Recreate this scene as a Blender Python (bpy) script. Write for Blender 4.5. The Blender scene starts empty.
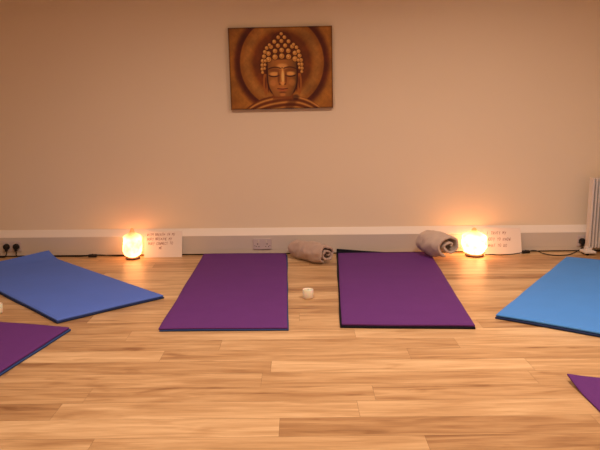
import bpy, bmesh, math, random
import numpy as np
from mathutils import Vector, Matrix, noise
random.seed(7)
C = bpy.context.scene.collection
PI = math.pi
W = 5.04          # back wall plane
XL, XR, YB, H = -3.3, 3.1, -1.6, 2.62

# ------------------------------------------------------------------ helpers
def s2l(c):
    return tuple(((v/255)/12.92 if v/255 <= .04045 else ((v/255+.055)/1.055)**2.4) for v in c)
def mat(name, col, rough=.5, spec=.5, bump=0, bscale=200, sheen=0, metal=0, vary=0, vscale=6, emis=None, estr=0, sss=0):
    m = bpy.data.materials.new(name); m.use_nodes = True
    nt = m.node_tree; b = nt.nodes['Principled BSDF']
    b.inputs['Base Color'].default_value = (*col, 1)
    b.inputs['Roughness'].default_value = rough
    b.inputs['Specular IOR Level'].default_value = spec
    b.inputs['Metallic'].default_value = metal
    b.inputs['Sheen Weight'].default_value = sheen
    if sss:
        b.inputs['Subsurface Weight'].default_value = sss; b.inputs['Subsurface Scale'].default_value = .02
    tc = nt.nodes.new('ShaderNodeTexCoord')
    if vary:
        n = nt.nodes.new('ShaderNodeTexNoise'); n.inputs['Scale'].default_value = vscale; n.inputs['Detail'].default_value = 4
        r = nt.nodes.new('ShaderNodeMapRange'); r.inputs[3].default_value = 1-vary; r.inputs[4].default_value = 1+vary
        mx = nt.nodes.new('ShaderNodeVectorMath'); mx.operation = 'SCALE'; mx.inputs[0].default_value = col
        nt.links.new(tc.outputs['Object'], n.inputs['Vector']); nt.links.new(n.outputs['Fac'], r.inputs[0])
        nt.links.new(r.outputs[0], mx.inputs['Scale']); nt.links.new(mx.outputs[0], b.inputs['Base Color'])
    if bump:
        n = nt.nodes.new('ShaderNodeTexNoise'); n.inputs['Scale'].default_value = bscale; n.inputs['Detail'].default_value = 3
        bp = nt.nodes.new('ShaderNodeBump'); bp.inputs['Strength'].default_value = bump; bp.inputs['Distance'].default_value = .002
        nt.links.new(tc.outputs['Object'], n.inputs['Vector']); nt.links.new(n.outputs['Fac'], bp.inputs['Height'])
        nt.links.new(bp.outputs[0], b.inputs['Normal'])
    if emis:
        b.inputs['Emission Color'].default_value = (*emis, 1); b.inputs['Emission Strength'].default_value = estr
    return m
def obj(name, bm, m, parent=None, smooth=False, loc=None):
    me = bpy.data.meshes.new(name); bm.normal_update(); bm.to_mesh(me); bm.free()
    o = bpy.data.objects.new(name, me); C.objects.link(o)
    if m: me.materials.append(m)
    if smooth:
        for p in me.polygons: p.use_smooth = True
    if parent: o.parent = parent
    if loc: o.location = loc
    return o
def thing(name, label, cat, loc=(0,0,0), rotz=0, group=None):
    o = bpy.data.objects.new(name, None); C.objects.link(o); o.empty_display_size = .05
    o.location = loc; o.rotation_euler = (0,0,rotz)
    return tag(o, label, cat, group)
def tag(o, label, cat, group=None):
    o['label'] = label; o['category'] = cat
    if group: o['group'] = group
    return o
def struct(o): o['kind'] = 'structure'; return o
def box(bm, x0, x1, y0, y1, z0, z1, bev=0, seg=2):
    r = bmesh.ops.create_cube(bm, size=1); vs = r['verts']
    for v in vs:
        v.co = Vector((x0+(v.co.x+.5)*(x1-x0), y0+(v.co.y+.5)*(y1-y0), z0+(v.co.z+.5)*(z1-z0)))
    if bev:
        es = list({e for v in vs for e in v.link_edges})
        bmesh.ops.bevel(bm, geom=es, offset=bev, segments=seg, affect='EDGES', profile=.5)
def lathe(bm, prof, seg=40, c=(0,0,0), axis='Z', scale=(1,1)):
    rings = []
    for r, z in prof:
        ring = []
        for i in range(seg):
            a = 2*PI*i/seg; x, y = r*math.cos(a)*scale[0], r*math.sin(a)*scale[1]
            p = (x, y, z) if axis == 'Z' else (x, z, y)
            ring.append(bm.verts.new((p[0]+c[0], p[1]+c[1], p[2]+c[2])))
        rings.append(ring)
    for a, b in zip(rings, rings[1:]):
        for i in range(seg):
            f = (a[i], a[(i+1)%seg], b[(i+1)%seg], b[i]); bm.faces.new(f if axis == 'Z' else f[::-1])
    for ring, flip in ((rings[0], True), (rings[-1], False)):
        if (axis != 'Z'): flip = not flip
        bm.faces.new(ring[::-1] if flip else ring)
def spline(pts, n=10):
    P = [Vector(p) for p in pts]; out = []
    for i in range(len(P)-1):
        p0 = P[max(i-1,0)]; p1 = P[i]; p2 = P[i+1]; p3 = P[min(i+2,len(P)-1)]
        for k in range(n):
            t = k/n
            out.append(.5*((2*p1)+(p2-p0)*t+(2*p0-5*p1+4*p2-p3)*t*t+(3*p1-p0-3*p2+p3)*t**3))
    out.append(P[-1]); return out
def tube(bm, pts, r, seg=10):
    rings = []; prev = None
    for i, p in enumerate(pts):
        d = (pts[min(i+1,len(pts)-1)]-pts[max(i-1,0)]).normalized()
        if prev is None:
            u = d.cross(Vector((0,0,1)));  u = u if u.length > .01 else d.cross(Vector((1,0,0)))
        else: u = prev - d*prev.dot(d)
        u.normalize(); prev = u; v = d.cross(u)
        rings.append([bm.verts.new(p+(u*math.cos(2*PI*k/seg)+v*math.sin(2*PI*k/seg))*r) for k in range(seg)])
    for a, b in zip(rings, rings[1:]):
        for k in range(seg): bm.faces.new((a[k], a[(k+1)%seg], b[(k+1)%seg], b[k]))
    bm.faces.new(rings[0][::-1]); bm.faces.new(rings[-1])
def prism_x(bm, prof, x0, x1):     # prof: closed (y,z) list extruded along x
    a = [bm.verts.new((x0, y, z)) for y, z in prof]; b = [bm.verts.new((x1, y, z)) for y, z in prof]
    n = len(prof)
    for i in range(n): bm.faces.new((a[i], a[(i+1)%n], b[(i+1)%n], b[i]))
    bm.faces.new(a[::-1]); bm.faces.new(b)
    bmesh.ops.recalc_face_normals(bm, faces=bm.faces)

# ------------------------------------------------------------------ materials
M = {}
M['wall'] = mat('warm_cream_paint', (.90,.785,.60), .75, .25, bump=.25, bscale=120, vary=.015, vscale=1.5)
M['ceiling'] = mat('white_ceiling_paint', (.78,.75,.70), .85, .2)
M['plastic'] = mat('white_trunking_plastic', (.68,.63,.56), .4, .4)
M['lit_top'] = mat('trunking_top_painted_lit', (.95,.89,.80), .3, .5)  # sloped top of the trunking, light falling on it put into the colour
M['plate'] = mat('white_faceplate_plastic', (.62,.55,.55), .35, .5)
M['gap'] = mat('dark_gap', (.03,.02,.015), .9, .1)
M['slot'] = mat('dark_pin_slots', (.05,.04,.04), .7, .2)
M['black'] = mat('black_rubber', (.012,.011,.012), .5, .35)
M['purple'] = mat('purple_foam', (.140,.042,.235), .8, .12, bump=.35, bscale=350, vary=.06, vscale=9)
M['blueA'] = mat('dusky_blue_foam', (.11,.22,.80), .8, .12, bump=.35, bscale=350, vary=.05)
M['blueB'] = mat('bright_blue_foam', (.075,.32,.93), .7, .3, bump=.35, bscale=350, vary=.05)
M['navy'] = mat('navy_foam', (.02,.04,.14), .75, .2, bump=.35, bscale=350)
M['underblue'] = mat('deep_blue_foam', (.03,.07,.25), .7, .2, bump=.35, bscale=350)
M['dark'] = mat('near_black_foam', (.008,.010,.022), .8, .2, bump=.35, bscale=350)
M['fleeceA'] = mat('brown_beige_fleece', (.50,.38,.32), .95, .1, bump=.9, bscale=260, sheen=.35, vary=.10, vscale=14)
M['fleeceB'] = mat('pale_beige_fleece', (.62,.52,.45), .95, .1, bump=.9, bscale=260, sheen=.35, vary=.08, vscale=14)
M['paper'] = mat('white_paper', (.86,.80,.74), .8, .2)
M['ink'] = mat('red_brown_ink', (.26,.10,.09), .7, .2)
M['wax'] = mat('cream_wax', (.95,.85,.66), .5, .4, sss=.6)
M['cup'] = mat('frosted_cream_glass', (.95,.87,.70), .35, .5, sss=.5)
M['wick'] = mat('charred_wick', (.03,.02,.02), .9, .1)
M['wood'] = mat('dark_turned_wood', (.09,.03,.012), .45, .4, vary=.3, vscale=30)
M['radiator'] = mat('white_radiator_enamel', (.78,.74,.70), .35, .5)
M['canvas_side'] = mat('brown_canvas_edge', (.10,.035,.012), .8, .2)
M['stretcher'] = mat('pine_stretcher', (.5,.32,.16), .7, .2)

# floor material: per-plank tone attribute x procedural grain
def floor_mat():
    m = bpy.data.materials.new('oak_laminate'); m.use_nodes = True
    nt = m.node_tree; N = nt.nodes; L = nt.links; b = N['Principled BSDF']
    at = N.new('ShaderNodeAttribute'); at.attribute_name = 'tone'
    off = N.new('ShaderNodeAttribute'); off.attribute_name = 'offset'
    geo = N.new('ShaderNodeTexCoord')
    add = N.new('ShaderNodeVectorMath'); add.operation = 'ADD'
    L.new(geo.outputs['Object'], add.inputs[0]); L.new(off.outputs['Vector'], add.inputs[1])
    def tex(scale, sc, det, dist=0):
        mp = N.new('ShaderNodeMapping'); mp.inputs['Scale'].default_value = sc
        t = N.new('ShaderNodeTexNoise'); t.inputs['Scale'].default_value = scale; t.inputs['Detail'].default_value = det
        t.inputs['Distortion'].default_value = dist
        L.new(add.outputs[0], mp.inputs['Vector']); L.new(mp.outputs[0], t.inputs['Vector']); return t
    def math_(op, a, bv):
        n = N.new('ShaderNodeMath'); n.operation = op
        for i, x in enumerate((a, bv)):
            if isinstance(x, (int, float)): n.inputs[i].default_value = x
            else: L.new(x, n.inputs[i])
        return n.outputs[0]
    g1 = tex(2.2, (1, 9, 1), 5, .8)      # broad cathedral bands
    g2 = tex(5, (1.5, 40, 1), 6, .3)     # fine grain
    g3 = tex(3.2, (1, 3.2, 1), 3, .5)      # knots / smudges
    knot = N.new('ShaderNodeMapRange'); knot.inputs[1].default_value = .62; knot.inputs[2].default_value = .80
    L.new(g3.outputs['Fac'], knot.inputs[0])
    f = math_('MULTIPLY', math_('SUBTRACT', g1.outputs['Fac'], .5), 1.35)
    f = math_('ADD', f, math_('MULTIPLY', math_('SUBTRACT', g2.outputs['Fac'], .5), .55))
    f = math_('ADD', f, at.outputs['Fac'])
    f = math_('SUBTRACT', f, math_('MULTIPLY', knot.outputs[0], .45))
    r = N.new('ShaderNodeValToRGB'); e = r.color_ramp.elements
    e[0].position = 0; e[0].color = (.24,.115,.045,1)
    e[1].position = 1; e[1].color = (.80,.58,.32,1)
    k = e.new(.35); k.color = (.46,.275,.125,1)
    k = e.new(.65); k.color = (.62,.41,.205,1)
    L.new(f, r.inputs['Fac']); L.new(r.outputs['Color'], b.inputs['Base Color'])
    b.inputs['Roughness'].default_value = .36; b.inputs['Specular IOR Level'].default_value = .45
    bp = N.new('ShaderNodeBump'); bp.inputs['Strength'].default_value = .12; bp.inputs['Distance'].default_value = .001
    L.new(g2.outputs['Fac'], bp.inputs['Height']); L.new(bp.outputs[0], b.inputs['Normal'])
    return m
M['floor'] = floor_mat()

# ------------------------------------------------------------------ room shell
def plane(name, pts, m):
    bm = bmesh.new(); bm.faces.new([bm.verts.new(p) for p in pts]); return struct(obj(name, bm, m))
def slab(name, a, b, m):
    bm = bmesh.new(); box(bm, a[0], b[0], a[1], b[1], a[2], b[2]); return struct(obj(name, bm, m))
slab('wall_back', (XL-.1, W, 0), (XR+.1, W+.1, H), M['wall'])
slab('wall_left', (XL-.1, YB, 0), (XL, W, H), M['wall'])
slab('wall_right', (XR, YB, 0), (XR+.1, W, H), M['wall'])
slab('wall_front', (XL-.1, YB-.1, 0), (XR+.1, YB, H), M['wall'])
slab('ceiling', (XL-.1, YB-.1, H), (XR+.1, W+.1, H+.1), M['ceiling'])

# floor: one mesh, planks with their own tone, tiny bevel-like dark joints
RH, R0, PL = .139, 2.087, 1.165
known = {-1:(-.727,.66), 0:(-.077,.5), 1:(.224,0), 4:(-.13,0), 5:(-.65,0), 6:(-.39,0), 7:(-.88,0)}
tones = {(-1,0):.62,(-1,-1):.60,(-1,1):.34, (0,-1):.78,(0,0):.40,(0,1):.62, (1,-2):.36,(1,-1):.70,(1,0):.72,(1,1):.6,
         (2,-3):.5,(2,-2):.52,(2,-1):.52,(2,0):.52,(2,1):.55, (3,-1):.60,(3,0):.56,(3,1):.5, (4,-1):.44,(4,0):.80,(4,1):.70,
         (5,-1):.78,(5,0):.52,(5,1):.48, (6,-1):.42,(6,0):.55,(6,1):.70, (7,-1):.48,(7,0):.70,(7,1):.78}
bm = bmesh.new()
tone = bm.verts.layers.float.new('tone'); offl = bm.verts.layers.float_vector.new('offset')
g = .0005
k0 = int(math.floor((YB-R0)/RH)); k1 = int(math.ceil((W-R0)/RH))
for k in range(k0, k1+1):
    y0 = max(YB, R0+k*RH); y1 = min(W, R0+(k+1)*RH)
    if y1-y0 < .004: continue
    if k in known: base = known[k][0]
    else: base = random.uniform(-1.1, 0)
    if k == 2: base = .30
    if k == 3: base = -.165+.0
    i0 = int(math.floor((XL-base)/PL))-1; i1 = int(math.ceil((XR-base)/PL))+1
    for i in range(i0, i1):
        xa = max(XL, base+i*PL); xb = min(XR, base+(i+1)*PL)
        if xb-xa < .01: continue
        t = tones.get((k, i), None)
        if t is None: t = random.choice([.36,.46,.52,.58,.64,.76])
        o = Vector((random.uniform(-50,50), random.uniform(-50,50), random.uniform(-50,50)))
        vs = [bm.verts.new(p) for p in ((xa+g,y0+g,0),(xb-g,y0+g,0),(xb-g,y1-g,0),(xa+g,y1-g,0))]
        for v in vs: v[tone] = t; v[offl] = o
        bm.faces.new(vs)
# joints and substrate just below the boards
vs = [bm.verts.new(p) for p in ((XL,YB,-.0012),(XR,YB,-.0012),(XR,W,-.0012),(XL,W,-.0012))]
for v in vs: v[tone] = -.1
bm.faces.new(vs)
r = bmesh.ops.create_cube(bm, size=1)
for v in r['verts']:
    v.co = Vector((XL+(v.co.x+.5)*(XR-XL), YB+(v.co.y+.5)*(W-YB), -.06+(v.co.z+.5)*.058)); v[tone] = 0
struct(obj('floor', bm, M['floor']))

# plastic dado trunking along the bottom of the back wall
bm = bmesh.new()
prism_x(bm, [(W-.001,.010),(W-.048,.010),(W-.0505,.0125),(W-.0505,.040),(W-.0485,.0415),(W-.0505,.043),(W-.0505,.154),(W-.0495,.1555),(W-.001,.1555)], XL, XR)
struct(obj('baseboard_back', bm, M['plastic']))
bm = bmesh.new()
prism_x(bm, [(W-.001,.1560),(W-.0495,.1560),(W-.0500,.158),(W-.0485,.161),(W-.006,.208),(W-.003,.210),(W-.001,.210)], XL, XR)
struct(obj('trim_2', bm, M['lit_top']))
bm = bmesh.new(); box(bm, XL, XR, W-.040, W-.002, .0, .0098)
struct(obj('trim_1', bm, M['gap']))
for n, (a, b) in {'baseboard_left':((XL,YB,0),(XL+.015,W-.06,.12)), 'baseboard_right':((XR-.015,YB,0),(XR,W-.06,.12)),
                  'baseboard_front':((XL+.02,YB,0),(XR-.02,YB+.015,.12))}.items(): slab(n, a, b, M['plastic'])

# ------------------------------------------------------------------ mats
def lerp(a, b, t): return a+(b-a)*t
def foam_mat(name, corners, z0, t, m, seed, label, cat='yoga mat', nu=26, nv=60, fold_y=None, fold_h=9, fn=None, wave=.0024, edge=.002, group=None, layer=0):
    """corners near-left, near-right, far-right, far-left on the floor. rounded edge, gentle waves, far end may climb the trunking"""
    P = [Vector((*c, 0)) for c in corners]
    def place(u, v, inset):
        A = lerp(P[0], P[1], u); B = lerp(P[3], P[2], u); q = lerp(A, B, v)
        wid = (P[1]-P[0]).normalized(); ln = (P[3]-P[0]).normalized()
        du = 1 if u < 1e-6 else (-1 if u > 1-1e-6 else 0); dv = 1 if v < 1e-6 else (-1 if v > 1-1e-6 else 0)
        # edges wobble a little, as cut foam that has been rolled does
        s = noise.noise(Vector((q.x*3.1+seed, q.y*3.1, seed)))*.004
        return q + wid*(du*(inset)+s*abs(du)) + ln*(dv*(inset)+s*abs(dv))
    def lift(q, u, v):
        z = wave*(noise.noise(Vector((q.x*2.2, q.y*5, 3.3)))+.9)*min(1, 6*min(u, 1-u)+.3)
        if fn: z += fn(u, v)
        return z
    bm = bmesh.new()
    layers = [(edge, 0), (0, edge), (0, t-edge), (edge, t)]
    def pt(u, v, inset, dz):
        q = place(u, v, inset); z = z0 + dz + lift(q, u, v)
        if fold_y is not None:
            lim = fold_y - dz - z0*.0
            if q.y > lim:
                e = q.y-lim; R = .02
                if e < R*PI/2: a = e/R; q.y = lim + R*math.sin(a) - (0); z += R*(1-math.cos(a))
                else: q.y = lim + R; z += R + e - R*PI/2
        return Vector((q.x, q.y, z))
    def grid(inset, dz):
        return [[bm.verts.new(pt(i/nu, j/nv, inset, dz)) for i in range(nu+1)] for j in range(nv+1)]
    top = grid(edge, t); bot = grid(edge, 0)
    for j in range(nv):
        for i in range(nu):
            bm.faces.new((top[j][i], top[j][i+1], top[j+1][i+1], top[j+1][i]))
            bm.faces.new((bot[j][i], bot[j+1][i], bot[j+1][i+1], bot[j][i+1]))
    loop = [(i, 0) for i in range(nu)]+[(nu, j) for j in range(nv)]+[(i, nv) for i in range(nu, 0, -1)]+[(0, j) for j in range(nv, 0, -1)]
    rings = [[bot[j][i] for i, j in loop]]
    for ins, dz in layers[1:3]: rings.append([bm.verts.new(pt(i/nu, j/nv, ins, dz)) for i, j in loop])
    rings.append([top[j][i] for i, j in loop])
    n = len(loop)
    for a, b in zip(rings, rings[1:]):
        for i in range(n): bm.faces.new((a[i], a[(i+1)%n], b[(i+1)%n], b[i]))
    o = obj(name, bm, m, smooth=True)
    md = o.modifiers.new('e', 'EDGE_SPLIT'); md.split_angle = math.radians(50)
    tag(o, label, cat, group); return o
def grow(c, dx0=0, dx1=0, dn=0, df=0):
    P = [Vector(p) for p in c]; w = (P[1]-P[0]).normalized(); l = (P[3]-P[0]).normalized()
    return [tuple(P[0]-w*dx0-l*dn), tuple(P[1]+w*dx1-l*dn), tuple(P[2]+w*dx1+l*df), tuple(P[3]-w*dx0+l*df)]

A = [(-.738,3.192),(-.063,3.187),(-.098,4.955),(-.756,4.962)]
foam_mat('yoga_mat', grow(A, -.004,.006,.002,-.01), 0, .008, M['underblue'], 11,
         'deep blue yoga mat lying flat beneath the left of the two central purple mats')
foam_mat('yoga_mat', A, .0095, .008, M['purple'], 12,
         'purple yoga mat, left of the central pair, below the painting and middle socket')
B = [(.222,3.222),(.915,3.180),(1.033,4.915),(.310,4.912)]
foam_mat('yoga_mat', [(.213,3.218),(.917,3.176),(1.025,4.920),(.300,4.980)], 0, .011, M['dark'], 13,
         'black yoga mat under the right central purple mat, touching the trunking', fold_y=4.938)
foam_mat('yoga_mat', B, .0125, .011, M['purple'], 14,
         'purple yoga mat, right of the central pair, lying over a black one')
# dusky blue pair, far corner climbs the trunking
D = [(-1.322,3.340),(-.838,3.795),(-1.965,4.913),(-2.47,4.50)]
curl = lambda u, v: .048*u**1.3*max(0, (v-.90)/.10)**1.5
foam_mat('yoga_mat', grow(D,.003,.004,.004,-.14), 0, .010, M['navy'], 15,
         'navy yoga mat lying beneath the dusky blue mat on the left')
foam_mat('yoga_mat', D, .0115, .010, M['blueA'], 16,
         'dusky blue yoga mat on the left, its far corner bent up against the trunking', fn=curl)
# bright blue pair on the right
E = [(1.075,3.345),(1.62,2.955),(2.62,4.36),(2.02,4.70)]
foam_mat('yoga_mat', grow(E,.004,.004,.003,-.01), 0, .012, M['navy'], 17,
         'navy yoga mat lying beneath the bright blue mat on the right')
foam_mat('yoga_mat', E, .0135, .014, M['blueB'], 18,
         'bright blue thick yoga mat on the right reaching towards the radiator', edge=.005)
# left foreground purple pair
F = [(-2.94,2.90),(-1.335,2.535),(-1.212,3.218),(-2.90,3.615)]
foam_mat('yoga_mat', grow(F,.0,.006,.006,.002), 0, .010, M['underblue'], 19,
         'deep blue yoga mat under the left foreground purple mat', nu=60, nv=26)
foam_mat('yoga_mat', F, .0115, .010, M['purple'], 20,
         'purple foreground yoga mat cut off by the left edge, above a blue one', nu=60, nv=26)
# right foreground single purple mat, corner curling up
G = [(1.135,1.87),(2.85,1.86),(2.85,2.525),(1.128,2.535)]
foam_mat('yoga_mat', G, 0, .009, M['purple'], 21,
         'purple yoga mat at the right edge in the foreground with a curled corner', nu=60, nv=26,
         fn=lambda u, v: .022*max(0, 1-math.hypot(u*1.72, (1-v)*.67)/.16)**1.3)

# ------------------------------------------------------------------ rolled blankets
def blanket(name, loc, ang, length, R, flat, turns, m, seed, label, phase, sag=.0):
    root_z = loc[2]
    bm = bmesh.new(); thick = .018; n = int(turns*34); L = 46
    rmin = .014
    sec = []
    for i in range(n+1):
        th = turns*2*PI*i/n
        r = lerp(rmin, R-thick*.5, i/n)
        sec.append((th, r))
    def P(i, s, side):
        th, r = sec[i]; a = phase + th
        rr = r + side*thick*.5*(1 if 0 < i < n else .35)
        t = s*2-1
        # swollen middle, slumped ends, spiral edge sliding along the axis
        env = 1 + .07*math.cos(t*PI*.9) + .09*noise.noise(Vector((s*3.1+seed, th*.25, seed)))
        y = rr*math.cos(a)*env*1.12; z = rr*math.sin(a)*env*flat
        x = (s-.5)*length + .020*noise.noise(Vector((th*.7, seed*3.3, 1+round(s)*7)))*(abs(t)**3) - .012*(th/(2*PI))*(t**3)*(.4)
        p = Vector((x, y, z))
        nz = Vector((p.x*16+seed, p.y*16, p.z*16)); d = noise.noise(nz)*.011 + noise.noise(nz*2.3)*.005
        # long soft creases running obliquely
        d += .0045*math.sin(a*3+p.x*26+seed+3*noise.noise(Vector((p.x*6, a, seed))))
        nrm = Vector((0, math.cos(a), math.sin(a)*flat)); p += nrm*d*(1.0 if i > n*.6 else .6)
        p.z += sag*p.x
        return p
    out = [[bm.verts.new(P(i, j/L, 1)) for j in range(L+1)] for i in range(n+1)]
    inn = [[bm.verts.new(P(i, j/L, -1)) for j in range(L+1)] for i in range(n+1)]
    for i in range(n):
        for j in range(L):
            bm.faces.new((out[i][j], out[i+1][j], out[i+1][j+1], out[i][j+1]))
            bm.faces.new((inn[i][j], inn[i][j+1], inn[i+1][j+1], inn[i+1][j]))
        for j, fl in ((0, False), (L, True)):
            f = (out[i][j], inn[i][j], inn[i+1][j], out[i+1][j]); bm.faces.new(f[::-1] if fl else f)
    for i, fl in ((0, True), (n, False)):
        for j in range(L):
            f = (out[i][j], out[i][j+1], inn[i][j+1], inn[i][j]); bm.faces.new(f[::-1] if fl else f)
    bmesh.ops.recalc_face_normals(bm, faces=bm.faces)
    zmin = min(v.co.z for v in bm.verts)
    for v in bm.verts:
        v.co.z -= zmin
        if v.co.z < .03: v.co.z *= (v.co.z/.03)**.6      # settle on the floor
    o = obj(name, bm, m, smooth=True, loc=loc); o.rotation_euler = (0,0,ang)
    s = o.modifiers.new('s', 'SUBSURF'); s.levels = 1; s.render_levels = 1
    tag(o, label, 'blanket', 'rolled blankets at the heads of the mats'); return o
blanket('rolled_blanket', (.100,4.790,0), math.radians(-48), .36, .092, .84, 1.9, M['fleeceA'], 3.7,
        'brown beige fleece blanket rolled up on bare floor between the two central purple mats', phase=-1.4)
blanket('rolled_blanket', (1.068,4.772,.026), math.radians(-64), .29, .114, .90, 1.75, M['fleeceB'], 8.2,
        'pale beige fleece blanket rolled up beside the right-hand glowing salt lamp', phase=-.35)

# ------------------------------------------------------------------ salt lamps
def salt_mat(name, zc, core, hot, tipc):
    m = bpy.data.materials.new(name); m.use_nodes = True; nt = m.node_tree; N = nt.nodes; L = nt.links; b = N['Principled BSDF']
    b.inputs['Base Color'].default_value = (.9,.30,.12,1); b.inputs['Roughness'].default_value = .5
    tc = N.new('ShaderNodeTexCoord'); sx = N.new('ShaderNodeSeparateXYZ'); L.new(tc.outputs['Object'], sx.inputs[0])
    n = N.new('ShaderNodeTexNoise'); n.inputs['Scale'].default_value = 26; n.inputs['Detail'].default_value = 4; L.new(tc.outputs['Object'], n.inputs['Vector'])
    ad = N.new('ShaderNodeMath'); ad.operation = 'MULTIPLY_ADD'; ad.inputs[1].default_value = .03; L.new(n.outputs['Fac'], ad.inputs[0]); L.new(sx.outputs['Z'], ad.inputs[2])
    mr = N.new('ShaderNodeMapRange'); mr.inputs[1].default_value = zc; mr.inputs[2].default_value = zc+.055; L.new(ad.outputs[0], mr.inputs[0])
    cr = N.new('ShaderNodeValToRGB'); e = cr.color_ramp.elements
    e[0].color = (*core,1); e[1].color = (*tipc,1); L.new(mr.outputs[0], cr.inputs['Fac'])
    st = N.new('ShaderNodeMapRange'); st.inputs[3].default_value = hot; st.inputs[4].default_value = 1.0; L.new(mr.outputs[0], st.inputs[0])
    n2 = N.new('ShaderNodeTexNoise'); n2.inputs['Scale'].default_value = 13; n2.inputs['Detail'].default_value = 3; L.new(tc.outputs['Object'], n2.inputs['Vector'])
    r2 = N.new('ShaderNodeMapRange'); r2.inputs[1].default_value = .35; r2.inputs[2].default_value = .65; r2.inputs[3].default_value = .60; r2.inputs[4].default_value = 1.6
    L.new(n2.outputs['Fac'], r2.inputs[0]); mm = N.new('ShaderNodeMath'); mm.operation = 'MULTIPLY'; L.new(st.outputs[0], mm.inputs[0]); L.new(r2.outputs[0], mm.inputs[1])
    L.new(cr.outputs['Color'], b.inputs['Emission Color']); L.new(mm.outputs[0], b.inputs['Emission Strength'])
    return m
def salt_lamp(loc, R, Hh, seed, m, label):
    t = thing('salt_lamp', label, 'lamp', loc, 0, 'glowing salt lamps by the back wall')
    bm = bmesh.new(); lathe(bm, [(R*.62,0),(R*.74,.003),(R*.78,.008),(R*.74,.013),(R*.66,.016)], 40)
    obj('wooden_base', bm, M['wood'], t, True)
    bm = bmesh.new(); bmesh.ops.create_icosphere(bm, subdivisions=5, radius=1)
    for v in bm.verts:
        p = v.co.copy(); z = (p.z+1)/2
        # rough rock: broad shoulders, narrowing to a chipped peak
        w = (1-.76*(1/(1+math.exp(-(z-.79)*32)))) * (.84+.16*min(1, z/.30))
        rad = math.sqrt(max(0, p.x*p.x+p.y*p.y)); k = 0 if rad < 1e-6 else 1
        prof = max(0, 1-abs(p.z)**7)**.5
        x = (p.x/rad if k else 0)*prof*w*R; y = (p.y/rad if k else 0)*prof*w*R
        q = Vector((x, y, .013+z*(Hh-.013)))
        c = noise.cell(Vector((p.x*2.2+seed, p.y*2.2, p.z*2.2)))
        d = noise.noise(Vector((p.x*1.8+seed, p.y*1.8, p.z*1.8)))*.18 + noise.noise(Vector((p.x*6+seed, p.y*6, p.z*6)))*.07
        f = 1+d*min(1, z/.12)
        v.co = Vector((q.x*f+.10*R*z*math.sin(seed), q.y*f, q.z))
    obj('salt_rock', bm, m, t, True)
    return t
salt_lamp((-1.302,4.885,0), .072, .248, 1.3, salt_mat('glowing_salt_small', .183, (1,.39,.13), 6, (1,.20,.06)),
          'glowing orange salt lamp left of the left-hand handwritten sheet')
salt_lamp((1.375,4.872,0), .094, .225, 5.1, salt_mat('glowing_salt_large', .175, (1,.40,.14), 7.8, (1,.27,.07)),
          'brightly glowing salt lamp beside the pale blanket, left of the right-hand sheet')

# ------------------------------------------------------------------ handwritten sheets
GL = {  # simple pen strokes on a 1 x 1.4 cell
 'A':[[(0,0),(.5,1.4),(1,0)],[(.2,.5),(.8,.5)]], 'B':[[(0,0),(0,1.4),(.7,1.3),(.7,.8),(0,.7),(.9,.6),(.9,.1),(0,0)]],
 'C':[[(.9,1.2),(.5,1.4),(.1,1.1),(0,.6),(.2,.1),(.6,0),(.9,.2)]], 'D':[[(0,0),(0,1.4),(.6,1.3),(.95,.7),(.6,.1),(0,0)]],
 'E':[[(.9,1.4),(0,1.4),(0,0),(.9,0)],[(0,.7),(.7,.7)]], 'H':[[(0,0),(0,1.4)],[(1,0),(1,1.4)],[(0,.7),(1,.7)]],
 'I':[[(.3,0),(.3,1.4)]], 'K':[[(0,0),(0,1.4)],[(.9,1.4),(0,.6),(.9,0)]], 'M':[[(0,0),(.1,1.4),(.5,.6),(.9,1.4),(1,0)]],
 'N':[[(0,0),(0,1.4),(.9,0),(.9,1.4)]], 'O':[[(.5,1.4),(.1,1.1),(0,.6),(.3,0),(.7,0),(1,.6),(.9,1.1),(.5,1.4)]],
 'R':[[(0,0),(0,1.4),(.8,1.2),(.7,.8),(0,.7),(.9,0)]], 'S':[[(.9,1.2),(.5,1.4),(.1,1.1),(.8,.5),(.6,.05),(0,.1)]],
 'T':[[(0,1.4),(1,1.4)],[(.5,1.4),(.5,0)]], 'U':[[(0,1.4),(.05,.3),(.5,0),(.9,.3),(.95,1.4)]],
 'W':[[(0,1.4),(.25,0),(.5,.9),(.75,0),(1,1.4)]], 'Y':[[(0,1.4),(.5,.7)],[(1,1.4),(.3,-.3)]],
 ',':[[(.3,.1),(.1,-.3)]], 'F':[[(.9,1.4),(0,1.4),(0,0)],[(0,.7),(.7,.7)]], 'G':[[(.9,1.2),(.4,1.4),(0,.7),(.4,0),(.9,.2),(.9,.6),(.5,.6)]], 'L':[[(0,1.4),(0,0),(.8,0)]], 'P':[[(0,0),(0,1.4),(.8,1.2),(.7,.8),(0,.7)]], }
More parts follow.
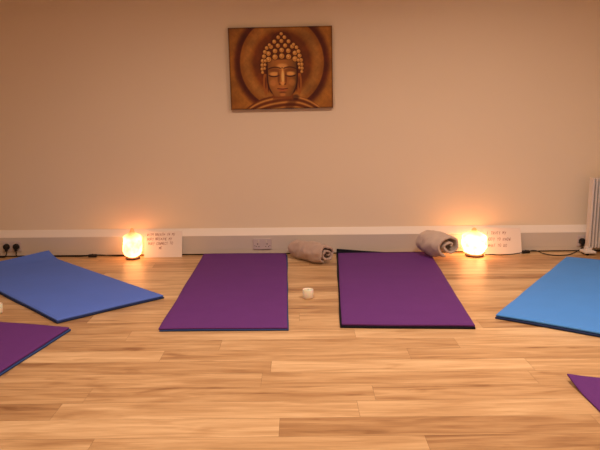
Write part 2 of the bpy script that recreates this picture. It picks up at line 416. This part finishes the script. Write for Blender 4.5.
def sheet(label, x0, y0, lean, skew, lines, lh, size, top, seed, rz=0):
    w, h = .297, .210
    t = thing('handwritten_sheet', label, 'paper', (x0+w/2, y0, .0006), rz, 'handwritten sheets leaning on the trunking')
    t.rotation_euler = (-lean, 0, rz) if False else (-lean, 0, rz)
    bm = bmesh.new(); nx, nz = 14, 10; T = .0006
    def bend(x, z): return .0025*math.sin((x/w+.5)*PI)*(z/h)
    Fv = [[bm.verts.new(((i/nx-.5)*w, bend((i/nx-.5)*w, j/nz*h), j/nz*h)) for i in range(nx+1)] for j in range(nz+1)]
    Bv = [[bm.verts.new(((i/nx-.5)*w, bend((i/nx-.5)*w, j/nz*h)+T, j/nz*h)) for i in range(nx+1)] for j in range(nz+1)]
    for j in range(nz):
        for i in range(nx):
            bm.faces.new((Fv[j][i], Fv[j][i+1], Fv[j+1][i+1], Fv[j+1][i])); bm.faces.new((Bv[j][i], Bv[j+1][i], Bv[j+1][i+1], Bv[j][i+1]))
    lp = [(0,i) for i in range(nx)]+[(j,nx) for j in range(nz)]+[(nz,i) for i in range(nx,0,-1)]+[(j,0) for j in range(nz,0,-1)]
    for q in range(len(lp)):
        a, b = lp[q], lp[(q+1)%len(lp)]
        bm.faces.new((Fv[a[0]][a[1]], Bv[a[0]][a[1]], Bv[b[0]][b[1]], Fv[b[0]][b[1]]))
    obj('paper', bm, M['paper'], t)
    rnd = random.Random(seed); pw = .0011
    for li, (txt, indent) in enumerate(lines):
        bm = bmesh.new()
        x = -w/2+indent; z = h-top-li*lh; cw = size*.66
        for ch in txt:
            if ch == ' ': x += cw*1.05; continue
            jz = rnd.uniform(-.1,.1)*size; sc = rnd.uniform(.9,1.1)
            for st in GL[ch]:
                pts = [(x+px*cw*.78*sc+.12*py*cw, z+jz+(py/1.4)*size*sc) for px, py in st]
                for (ax, az), (bx, bz) in zip(pts, pts[1:]):
                    dx, dz = bx-ax, bz-az; l = math.hypot(dx, dz) or 1; ox, oz = -dz/l*pw, dx/l*pw
                    ex, ez = dx/l*pw*.6, dz/l*pw*.6
                    q = [(ax-ex-ox, az-ez-oz), (bx+ex-ox, bz+ez-oz), (bx+ex+ox, bz+ez+oz), (ax-ex+ox, az-ez+oz)]
                    bm.faces.new([bm.verts.new((qx, bend(qx, qz)-.0005, qz)) for qx, qz in q])
            x += cw*sc*1.08
        bmesh.ops.recalc_face_normals(bm, faces=bm.faces)
        obj('handwriting', bm, M['ink'], t)
    return t
lean = math.radians(20)
sheet('handwritten white sheet with four lines of writing leaning on the trunking', -1.222, 4.925, lean, 0,
      [('WITH BREATH IN MY', .020), ('BODY BREATHE MY', .022), ('BODY CONNECT TO', .030), ('ME', .115)], .036, .0185, .036, 4, math.radians(2))
sheet('handwritten white sheet with three lines of writing leaning on the trunking', 1.468, 4.925, lean, 0,
      [('I TRUST MY', .030), ('BODY TO KNOW', .028), ('WHAT TO DO', .034)], .050, .022, .052, 9, math.radians(-1.5))

# ------------------------------------------------------------------ candles
def candle(loc, label):
    t = thing('candle', label, 'candle', loc, 0, 'small cream candles on the floor')
    r, h = .033, .056
    bm = bmesh.new(); lathe(bm, [(r*.80,0),(r*.95,.003),(r,.010),(r,h-.001),(r-.001,h),(r-.003,h-.001),(r-.0035,h-.010),(.001,h-.0105)], 40)
    obj('candle_cup', bm, M['cup'], t, True)
    bm = bmesh.new(); lathe(bm, [(r-.0036,h-.0100),(r-.0040,h-.0062),(.010,h-.0070),(.001,h-.0075)], 32)
    obj('wax', bm, M['wax'], t, True)
    bm = bmesh.new(); tube(bm, spline([(0,0,h-.008),(.0004,0,h-.003),(.002,0,h+.002)], 4), .0008, 6)
    obj('wick', bm, M['wick'], t, True)
    return t
def copy_tree(o):
    c = o.copy(); C.objects.link(c)
    for ch in list(o.children):
        d = ch.copy(); C.objects.link(d); d.parent = c
    return c
cd = candle((.054,3.775,0), 'small cream candle on bare floor between the two central purple mats')
c2 = copy_tree(cd); c2.location = (-1.742,3.535,0)
c2['label'] = 'small cream candle at the left edge between dusky blue and purple mats'

# ------------------------------------------------------------------ sockets, plugs, cables
YF = W-.0505
def double_socket(cx, cz, label):
    t = thing('double_socket', label, 'socket', (cx, YF, cz-.043), 0, 'double sockets along the trunking')
    bm = bmesh.new(); box(bm, -.073,.073, -.0095,-.0002, 0,.086, .003, 3)
    obj('faceplate', bm, M['plate'], t)
    for s in (-1, 1):
        bm = bmesh.new(); box(bm, s*.030-.0065, s*.030+.0065, -.0125,-.0090, .054,.076, .0012)
        obj('rocker_switch', bm, M['plastic'], t)
        bm = bmesh.new(); x = s*.038
        box(bm, x-.0035, x+.0035, -.0099,-.0094, .040,.048)
        for d in (-.011,.011): box(bm, x+d-.0035, x+d+.0035, -.0099,-.0094, .020,.026)
        obj('pin_holes', bm, M['slot'], t)
    for s in (-1, 1):
        bm = bmesh.new(); lathe(bm, [(.0028,-.0105),(.0032,-.0094)], 12, c=(s*.060,0,.030), axis='Y'); obj('screw_cap', bm, M['slot'], t)
    return t
s0 = double_socket(-2.285,.088,'white double socket at the far left with two black plugs')
s1 = copy_tree(s0); s1.location.x = -.290; s1['label'] = 'white double socket with nothing plugged in, near the centre'
s2 = copy_tree(s0); s2.location.x = 2.296; s2['label'] = 'white double socket with one black plug beside the radiator'
def power_cable(px, pz, path, label, switch=None, r=.0038):
    t = thing('power_cable', label, 'cable', (px, YF, 0), 0, 'black power cables along the wall')
    yo = -.0105
    bm = bmesh.new()
    lathe(bm, [(.0235,yo-.0002),(.0245,yo-.004),(.0240,yo-.020),(.0195,yo-.027),(.008,yo-.029)], 28, c=(0,0,pz), axis='Y')
    box(bm, -.009,.009, yo-.027,yo-.006, pz-.036,pz-.015, .003)
    bmesh.ops.recalc_face_normals(bm, faces=bm.faces)
    obj('plug', bm, M['black'], t, True).modifiers.new('e','EDGE_SPLIT').split_angle = math.radians(45)
    bm = bmesh.new(); pts = [(0,yo-.017,pz-.030),(0,yo-.017,pz-.05)]+[(x-px, y-YF, z) for x, y, z in path]
    tube(bm, spline(pts, 8), r, 8); obj('cord', bm, M['black'], t, True)
    if switch:
        sx, sy, sz, a = switch; bm = bmesh.new(); box(bm, -.034,.034, -.013,.013, -.010,.012, .006, 3)
        o = obj('inline_switch', bm, M['black'], t, True, (sx-px, sy-YF, sz)); o.rotation_euler = (0,0,a)
        bm = bmesh.new(); lathe(bm, [(.006,.0115),(.006,.0145),(.005,.015)], 16); obj('switch_wheel', bm, M['slot'], o, True)
    return t
z = .0044
power_cable(-2.323,.088, [(-2.335,4.962,.014),(-2.36,4.968,z),(-2.5,4.970,z),(-2.75,4.965,z),(-3.0,4.95,z)],
            'black plug and cable at the far left running off to the left')
power_cable(-2.247,.088, [(-2.245,4.966,.016),(-2.20,4.975,z),(-2.05,4.977,z),(-1.86,4.972,.006),(-1.74,4.957,.007),(-1.66,4.945,.014),(-1.62,4.945,.019),
            (-1.57,4.95,.020),(-1.50,4.962,.010),(-1.43,4.972,z),(-1.36,4.977,z),(-1.31,4.9765,z)],
            'black cable with a bulky inline switch feeding the left-hand salt lamp', switch=(-1.635,4.943,.0145,.1))
power_cable(2.258,.088, [(2.245,4.955,.03),(2.20,4.94,.008),(2.10,4.855,z),(1.995,4.845,z),(1.93,4.90,.006),(1.885,4.955,.018),(1.83,4.952,.016),(1.765,4.915,.013),(1.72,4.902,.008),
            (1.64,4.885,z),(1.56,4.880,z),(1.52,4.885,.006),(1.49,4.888,z),(1.465,4.893,z)],
            'black cable looping past the right-hand sheet to the right-hand salt lamp', switch=(1.80,4.938,.0125,.15))

# ------------------------------------------------------------------ radiator
def radiator():
    x0 = 2.268; yc = 4.905; d = .036; nf = 15; sp = .0245; h = .600
    t = thing('radiator', 'white finned electric radiator standing at the right edge by the wall', 'radiator', (x0, yc, 0))
    def fin(i, wd, m):
        bm = bmesh.new(); pr = []
        z0, z1, rr = .050, h, .012
        for cx, cz, a0 in ((d-rr, z1-rr, 0), (-d+rr, z1-rr, 90), (-d+rr, z0+rr, 180), (d-rr, z0+rr, 270)):
            for k in range(5):
                a = math.radians(a0+k*22.5); pr.append((cx+rr*math.cos(a), cz+rr*math.sin(a)))
        x = i*sp; prism_x(bm, pr, x, x+wd)
        bmesh.ops.bevel(bm, geom=[e for e in bm.edges if abs(e.verts[0].co.x-e.verts[1].co.x) < 1e-6], offset=.003, segments=2, affect='EDGES')
        return obj('fin', bm, M['radiator'], t)
    for i in range(nf): fin(i, .0115, M['radiator'])
    for zz in (.09, h-.05):
        bm = bmesh.new(); pts = [Vector((.004,0,zz)), Vector((nf*sp-.02,0,zz))]; tube(bm, pts, .014, 14); obj('oil_pipe', bm, M['radiator'], t, True)
    for fx in (.0, nf*sp-.05):
        bm = bmesh.new(); box(bm, fx-.045, fx+.045, -.075,.030, .016,.034, .005)
        box(bm, fx-.012, fx+.030, -.03,.025, .030,.056, .003)
        o = obj('foot', bm, M['radiator'], t)
        for yy in (-.058, .012):
            bm = bmesh.new(); rings = [(.012,-.008),(.0155,-.006),(.0155,.006),(.012,.008)]
            lathe(bm, rings, 20, c=(0,0,0), axis='Y'); obj('caster', bm, M['black'], o, True, (fx-.02, yy, .0157))
    bm = bmesh.new(); box(bm, nf*sp, nf*sp+.06, -.06,.05, .05,h+.005, .012); obj('control_panel', bm, M['radiator'], t)
radiator()

# ------------------------------------------------------------------ painting (colours are the artwork itself)
def painting_rgb(U, V):
    """U,V arrays in artwork units taken over a 431 x 335 sketch grid (x right, y down)"""
    x, y = U, V; sm = lambda a, b, t: np.clip((t-a)/(b-a), 0, 1)**2*(3-2*np.clip((t-a)/(b-a), 0, 1))
    def mix(c, col, m): return c*(1-m[..., None]) + np.array(col)/255*m[..., None]
    rng = np.random.RandomState(3)
    n = np.zeros_like(x)
    for fx, fy, ph, am in ((.02,.031,1,.5),(.05,.043,2,.35),(.11,.09,.4,.25),(.23,.19,2.2,.18),(.4,.33,5,.12)):
        n += am*np.sin(x*fx+ph+1.3*np.sin(y*fy*1.1+ph))*np.cos(y*fy+ph*2+1.1*np.sin(x*fx*.9))
    c = np.ones(x.shape+(3,))*np.array((150,92,32))/255
    cx, cy = 220, 145
    r = np.hypot(x-cx, (y-cy)*.95)
    edge = sm(160, 215, r)
    c = mix(c, (74,26,10), sm(212, 184, r))                       # dark shading round the halo
    c = mix(c, (112,62,22), sm(215,260,r)*.4)
    c = mix(c, (140,82,28), sm(178,172,r))                        # halo ring
    c = mix(c, (160,104,44), sm(170,152,r)*sm(126,142,r)*.7)
    c = mix(c, (104,48,14), sm(132,112,r))                        # inner disc
    c = mix(c, (52,16,8), sm(100,60, np.hypot((x-cx)/1.05,(y-150)/1.25))*.9)   # dark behind the head
    c *= (1+.13*n)[..., None]
    # robe and shoulders
    sh = 345 - 66*np.exp(-((x-220)/95)**2)
    sh = 280+(np.abs(x-222)/160)**2.6*54
    m = sm(-3, 3, y-sh)
    fold = .5+.5*np.sin((y-sh)*.30 + (x-220)*.010 + .6*np.sin(x*.03) - .9)
    c = mix(c, (96,42,12), m); c = mix(c, (200,134,62), m*fold**1.6*.9)
    m4 = sm(26,8,np.abs((x-262)*.9+(y-300)*.5))*sm(288,300,y); c = mix(c,(70,28,10),m4*.55)
    # neck
    m = sm(46,40,np.abs(x-221))*sm(250,258,y)*sm(305,285,y); c = mix(c, (120,60,22), m)
    m = sm(16,6,np.hypot((x-275)/1.2,y-287)); c = mix(c,(40,14,8),m*.6)
    # ears
    for s in (-1, 1):
        ex = 220+s*(70); m = sm(1.15,.9,np.hypot((x-ex)/11,(y-228)/48)); c = mix(c, (150,82,30), m)
        c = mix(c, (84,34,14), sm(1.1,.6,np.hypot((x-ex)/4,(y-226)/30))*.8)
        c = mix(c, (60,20,10), sm(1.2,.7,np.hypot((x-(220+s*60))/4,(y-215)/50))*.7)
    # hair mass
    hair = np.minimum(np.hypot((x-220)/84,(y-150)/78), np.hypot((x-220)/44,(y-60)/40))
    hair = np.where(y > 190, np.maximum(hair, 2), hair)
    side = (np.abs(np.abs(x-220)-77) < 12) & (y > 120) & (y < 186)
    m = np.maximum(sm(1.05,.97,hair), side*1.0); c = mix(c, (86,36,12), m)
    # face
    fw = 62*np.where(y < 205, 1, np.sqrt(np.clip(1-((y-205)/84)**2*.86, 0, 1)))
    m = sm(2,-2,np.abs(x-220)-fw)*sm(128,136,y+.0016*(x-220)**2)*sm(287,280,y)
    face = np.ones_like(c)*np.array((176,106,46))/255
    lit = np.clip(1.0-.0000*x-.38*((x-212)/62)**2-.18*sm(240,286,y), .3, 1.2)
    face *= lit[..., None]
    def dk(cxx, cyy, rx, ry, col, a, f): return mix(f, col, sm(1.2,.5,np.hypot((x-cxx)/rx,(y-cyy)/ry))*a)
    face = dk(220,160,26,14,(232,164,88),.75,face)
    for s in (-1,1):
        face = dk(220+s*33,176,27,9,(112,56,22),.55,face)
        face = dk(220+s*34,190,21,10,(222,154,78),.9,face)                       # eyelids
        lid = np.abs(y-(201-.010*(x-(220+s*34))**2)); face = mix(face,(48,18,10), sm(3.6,1.4,lid)*sm(25,20,np.abs(x-(220+s*34)))*.95)
        br = np.abs(y-(163+.009*(x-(220+s*30))**2)); face = mix(face,(66,28,14), sm(4,1.5,br)*sm(30,24,np.abs(x-(220+s*32)))*.85)
        face = dk(220+s*40,226,17,16,(204,130,64),.45,face)
        face = dk(220+s*15,205,6,30,(104,50,20),.7,face)
        face = dk(220+s*10,232,6,5,(84,34,16),.8,face)
    face = dk(222,203,7,36,(244,178,98),.95,face)
    face = dk(220,229,11,8,(220,148,74),.9,face)
    face = dk(220,257,24,5,(168,84,44),.9,face); face = dk(220,249,20,3.5,(188,104,56),.8,face)
    mouth = np.abs(y-(252+.8*np.cos((x-220)*.16)-.0*x)); face = mix(face,(58,22,12), sm(2.6,1.0,mouth)*sm(25,20,np.abs(x-220))*.9)
    face = dk(220,266,18,3.5,(96,44,20),.7,face); face = dk(220,276,14,7,(196,122,58),.7,face)
    face = dk(220,166,3.4,3.4,(90,40,16),.9,face)
    c = mix(c, (0,0,0), m*0); c = c*(1-m[...,None])+face*m[...,None]
    m2 = sm(5,1.5,np.abs(np.abs(x-220)-fw-1))*sm(136,150,y)*sm(280,262,y); c = mix(c,(44,14,8),m2*.75)
    # curls
    curls = []
    rows = [(28,[0],7),(41,[-1,1],8),(57,[-1.35,0,1.35],8.5),(75,[-2,-.68,.68,2],9),(94,[-2.5,-1.25,0,1.25,2.5],10),(118,[-2.5,-1.28,0,1.28,2.5],11.5)]
    for yy, xs, rr in rows:
        for k in xs: curls.append((220+k*(22 if yy > 50 else 13), yy+abs(k)*abs(k)*(2.0 if yy > 80 else 1.2), rr))
    for s in (-1,1):
        curls += [(220+s*o, yy, rr) for o, yy, rr in ((70,100,8.5),(62,84,8),(74,118,9),(80,136,8.5),(69,136,7),(82,153,8),(71,152,6.5),(83,169,7.5),(73,167,6),(82,183,6.5),(50,72,7))]
    for a, b, rr in curls:
        d = np.hypot(x-a, y-b)/rr
        c = mix(c, (70,26,10), sm(1.28,1.0,d)*.8); c = mix(c, (196,130,58), sm(1.02,.85,d))
        c = mix(c, (240,186,106), sm(.75,.15,np.hypot(x-a+rr*.22, y-b+rr*.28)/rr)*.9)
        c = mix(c, (150,84,34), sm(.55,.42,d)*sm(.22,.34,d)*.45)
    c *= (1+.05*n)[..., None]
    vig = np.minimum(np.minimum(x, 431-x), np.minimum(y, 335-y)); c *= (1-.35*sm(9,0,vig))[..., None]
    return np.clip(c, 0.01, 1)
def painting():
    w, h, dp = .788, .610, .028
    t = thing('wall_painting', 'golden brown painting of a serene head with closed eyes hung on the back wall', 'painting', (-.118, W-.006, 1.452-h/2))
    t.rotation_euler = (0,.0,0)
    nx, nz = 380, 296
    me = bpy.data.meshes.new('canvas')
    X, Z = np.meshgrid(np.linspace(-w/2, w/2, nx+1), np.linspace(0, h, nz+1))
    verts = np.stack([X.ravel(), np.full(X.size, -dp), Z.ravel()], 1)
    idx = np.arange((nx+1)*(nz+1)).reshape(nz+1, nx+1)
    faces = np.stack([idx[:-1,:-1], idx[:-1,1:], idx[1:,1:], idx[1:,:-1]], -1).reshape(-1, 4)
    nv = len(verts); hw = w/2
    extra = []; ef = []
    # wrapped sides and back as separate vertices so the edge keeps its own colour
    q = [(-hw,-dp,0),(hw,-dp,0),(hw,-dp,h),(-hw,-dp,h),(-hw,0,0),(hw,0,0),(hw,0,h),(-hw,0,h)]
    for f in ((0,4,5,1),(1,5,6,2),(2,6,7,3),(3,7,4,0)): ef.append([nv+k for k in f])
    allv = np.vstack([verts, np.array(q)])
    me.from_pydata(allv.tolist(), [], faces.tolist()+ef)
    col = painting_rgb((X/w+.5)*431, (1-Z/h)*335)
    lin = np.where(col <= .04045, col/12.92, ((col+.055)/1.055)**2.4).reshape(-1, 3)
    # the light in the room is very warm; pigment is what is left after dividing by it
    lin = lin*PIG
    lin = np.vstack([lin, np.tile(np.array([[.10,.035,.012]]), (8,1))])
    a = me.color_attributes.new('art', 'FLOAT_COLOR', 'POINT')
    a.data.foreach_set('color', np.hstack([np.clip(lin,0,.95), np.ones((len(lin),1))]).astype(np.float32).ravel())
    m = mat('painted_canvas', (.5,.5,.5), .55, .3, bump=.5, bscale=700)
    nt = m.node_tree; at = nt.nodes.new('ShaderNodeAttribute'); at.attribute_name = 'art'
    nt.links.new(at.outputs['Color'], nt.nodes['Principled BSDF'].inputs['Base Color'])
    me.materials.append(m); o = bpy.data.objects.new('canvas', me); C.objects.link(o); o.parent = t
    bm = bmesh.new(); e = .003
    for a_ in ((-hw+e,hw-e,.003,.040),(-hw+e,hw-e,h-.040,h-.003)): box(bm, a_[0],a_[1],-dp+.004,-.001,a_[2],a_[3])
    for a_ in ((-hw+e,-hw+.04),(hw-.04,hw-e)): box(bm, a_[0],a_[1],-dp+.004,-.001,.041,h-.041)
    obj('stretcher_frame', bm, M['stretcher'], t)
    t.rotation_euler = (math.radians(1.0)*0, -.013, 0)
PIG = np.array([1.25, 1.45, 1.6])
painting()

# ------------------------------------------------------------------ ceiling downlights (the room's lamps)
LIGHTS = [(-.75,2.85),(1.30,2.95),(-.75,.5),(1.30,.5)]
POW = [23,34,17,18]
LC = (1,.72,.56)
M['lens'] = mat('downlight_lens', (.9,.8,.7), .4, .3, emis=LC, estr=6)
proto = None
for (x, y), pw in zip(LIGHTS, POW):
    if proto is None:
        proto = thing('ceiling_downlight', 'round white downlight in the ceiling above the mats', 'ceiling light', (x, y, H), 0, 'ceiling downlights')
        bm = bmesh.new(); lathe(bm, [(.100,-.0005),(.100,-.006),(.094,-.010),(.082,-.010),(.080,-.0045),(.080,-.0005)], 40)
        bmesh.ops.recalc_face_normals(bm, faces=bm.faces); obj('trim_ring', bm, M['plastic'], proto, True)
        bm = bmesh.new(); lathe(bm, [(.078,-.0105),(.078,-.0115)], 32); obj('lens', bm, M['lens'], proto)
    else:
        p2 = copy_tree(proto); p2.location = (x, y, H)
    l = bpy.data.lights.new('downlight', 'AREA'); l.shape = 'DISK'; l.size = .16; l.energy = pw; l.color = LC; l.spread = math.radians(150)
    lo = bpy.data.objects.new('downlight', l); C.objects.link(lo); lo.location = (x, y, H-.014)

w = bpy.data.worlds.new('World'); bpy.context.scene.world = w; w.use_nodes = True
w.node_tree.nodes['Background'].inputs[0].default_value = (1,.7,.5,1); w.node_tree.nodes['Background'].inputs[1].default_value = .05

# ------------------------------------------------------------------ camera
f_px, pitch, yaw, roll, hc = 637.98, .17773, .00232, -.00948, 1.134
fw = Vector((math.sin(yaw)*math.cos(pitch), math.cos(yaw)*math.cos(pitch), -math.sin(pitch)))
rt = Vector((math.cos(yaw), -math.sin(yaw), 0)); up = rt.cross(fw)
c_, s_ = math.cos(roll), math.sin(roll)
r2 = rt*c_+up*s_; u2 = up*c_-rt*s_
cam = bpy.data.cameras.new('camera'); cam.sensor_width = 36; cam.lens = f_px/600*36; cam.clip_start = .05
co = bpy.data.objects.new('camera', cam); C.objects.link(co)
m4 = Matrix((r2, u2, -fw)).transposed().to_4x4(); m4.translation = (0,0,hc); co.matrix_world = m4
sc = bpy.context.scene; sc.camera = co
sc.view_settings.view_transform = 'Standard'; sc.view_settings.look = 'None'
sc.view_settings.exposure = 0; sc.view_settings.gamma = 1; sc.view_settings.use_curve_mapping = False
